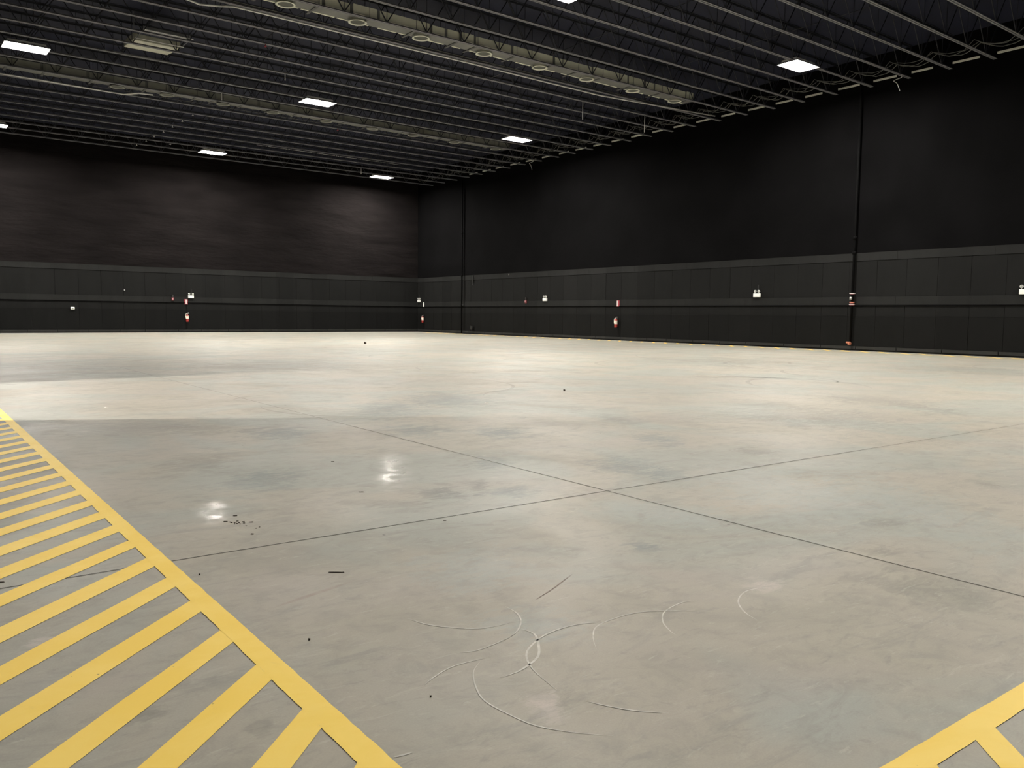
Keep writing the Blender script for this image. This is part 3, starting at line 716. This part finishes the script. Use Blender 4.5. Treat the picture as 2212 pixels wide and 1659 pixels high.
k = MB(); k.tube([(0, 0, .02), (0, 0, 12.6*S)], .052, 12); k.build('pipe', M_pipe, root, smooth=True)
for z_ in (4.66, 2.3, 8.0):
    k = MB(); k.tube([(0, 0, (z_-.08)*S), (0, 0, (z_+.08)*S)], .068, 12); k.build('coupling', M_pipe, root, smooth=True)
p, rz = on_right(54.65, .52)
root = thing('junction_box', 'black box low on the right wall near the plain riser pipe', 'box', p, rz)
k = MB(); k.box((-.12, -.16, -.13), (.12, 0, .12)); bevel(k.build('box', M_black, root), .02)
k = MB(); k.box((-.20, -.18, .12), (.05, -.04, .145)); k.build('cover', M_pan, root)
p, rz = on_right(54.65, 4.35)
k = MB(); k.box((-.045, -.07, -.22), (.045, 0, .25)); k.tube([(0, -.05, -.22), (.02, -.06, -.42)], .02, 8); o = k.build('cable_stub', M_black); o.location = p; o.rotation_euler = (0, 0, rz); tag(o, 'short black stub hanging from the cap board, right of the plain riser pipe', 'cable stub')

# ------------------------------------------------------------------ litter on the floor
def flake(x, y, lx, ly, an, lb, m=M_deb, name='dry_leaf', cat='leaf', h=.003, grp=None):
    lx, ly = lx*(.72 if h < .03 else .6), ly*(.72 if h < .03 else .6); k = MB(); n = 9; top = []; bot = []
    for i in range(n):
        a_ = 2*math.pi*i/n; r_ = random.uniform(.75, 1.1)
        px, py = lx*r_*math.cos(a_), ly*r_*math.sin(a_)
        top.append((px*.9, py*.9, h*random.uniform(.6, 1.3))); bot.append((px, py, 0))
    k.add(top+bot, [tuple(range(n))]+[(i, n+i, n+(i+1) % n, (i+1) % n) for i in range(n)])
    o = k.build(name, m); o.location = U(x, y, 0)+Vector((0, 0, .0003)); o.rotation_euler = (0, 0, math.radians(an)); return tag(o, lb, cat, grp)
random.seed(5)
A = -37
flake(1.99, 6.04, .020, .012, A, 'dark leaf fragment at the top of the scattered cluster', grp='leaf crumbs on the floor')
flake(1.876, 5.908, .022, .014, A, 'dark leaf fragment at the left end of the scattered cluster', grp='leaf crumbs on the floor')
flake(2.02, 5.79, .022, .012, A, 'dark leaf fragment at the right of the scattered cluster', grp='leaf crumbs on the floor')
flake(1.915, 5.467, .017, .014, A, 'dark round leaf fragment below the scattered cluster', grp='leaf crumbs on the floor')
for (x, y) in ((1.90,5.85),(1.93,5.84),(1.925,5.80),(1.95,5.87),(1.945,5.82),(1.98,5.83),(1.905,5.80),(1.94,5.78),(1.97,5.79),(1.955,5.70),(1.99,5.60),(2.02,5.62),(1.90,5.875),(1.915,5.83)):
    flake(x, y, random.uniform(.006, .012), random.uniform(.004, .007), A+random.uniform(-40, 40), 'tiny dark crumb in the scattered leaf cluster on the floor', name='leaf_crumb', grp='tiny crumbs of the leaf cluster', cat='crumb')
flake(2.021, 4.367, .058, .006, A+2, 'thin dark stick lying on the floor near the yellow line', name='stick', cat='stick', h=.004)
flake(3.552, 7.747, .022, .007, A, 'small dark sliver beyond the leaf cluster', grp='leaf crumbs on the floor')
flake(3.13, 6.27, .028, .012, A, 'greyish leaf lying near the shiny lamp reflection', grp='leaf crumbs on the floor')
flake(3.19, 5.044, .016, .007, A, 'small dark leaf just below the long floor joint', grp='leaf crumbs on the floor')
flake(19.0, 37.55, .10, .06, A, 'small dark object standing alone far out near the left wall', name='debris', cat='debris', h=.09)
flake(10.78, 12.6, .035, .02, A, 'tiny dark speck in the middle of the floor', name='debris', cat='debris', h=.03)
flake(2.64, 14.0, .045, .02, A, 'small white scrap on the brightly lit floor at left', M_paper, 'paper_scrap', 'scrap', .01)
flake(8.12, 11.53, .035, .014, A, 'small white scrap on the dark smear mid floor', M_paper, 'paper_scrap', 'scrap', .01)
flake(1.363, 4.772, .008, .005, A, 'dark pebble just right of the yellow line', name='pebble', cat='pebble', h=.008)
flake(1.488, 3.513, .006, .0045, A+30, 'dark crumb beside the yellow line, lower left', name='pebble', cat='pebble', h=.008)
flake(1.645, 2.70, .005, .004, A, 'tiny dark crumb right of the yellow line near the bottom', name='pebble', cat='pebble', h=.008)
flake(0.438, 5.256, .022, .010, A, 'small dark leaf on a hatch bar at the left edge', grp='leaf crumbs on the floor')

sc.cycles.max_bounces = 5; sc.cycles.diffuse_bounces = 4; sc.cycles.glossy_bounces = 2
sc.cycles.sample_clamp_indirect = 8; sc.cycles.use_denoising = True
sc.cycles.use_adaptive_sampling = True; sc.cycles.adaptive_threshold = 0.02
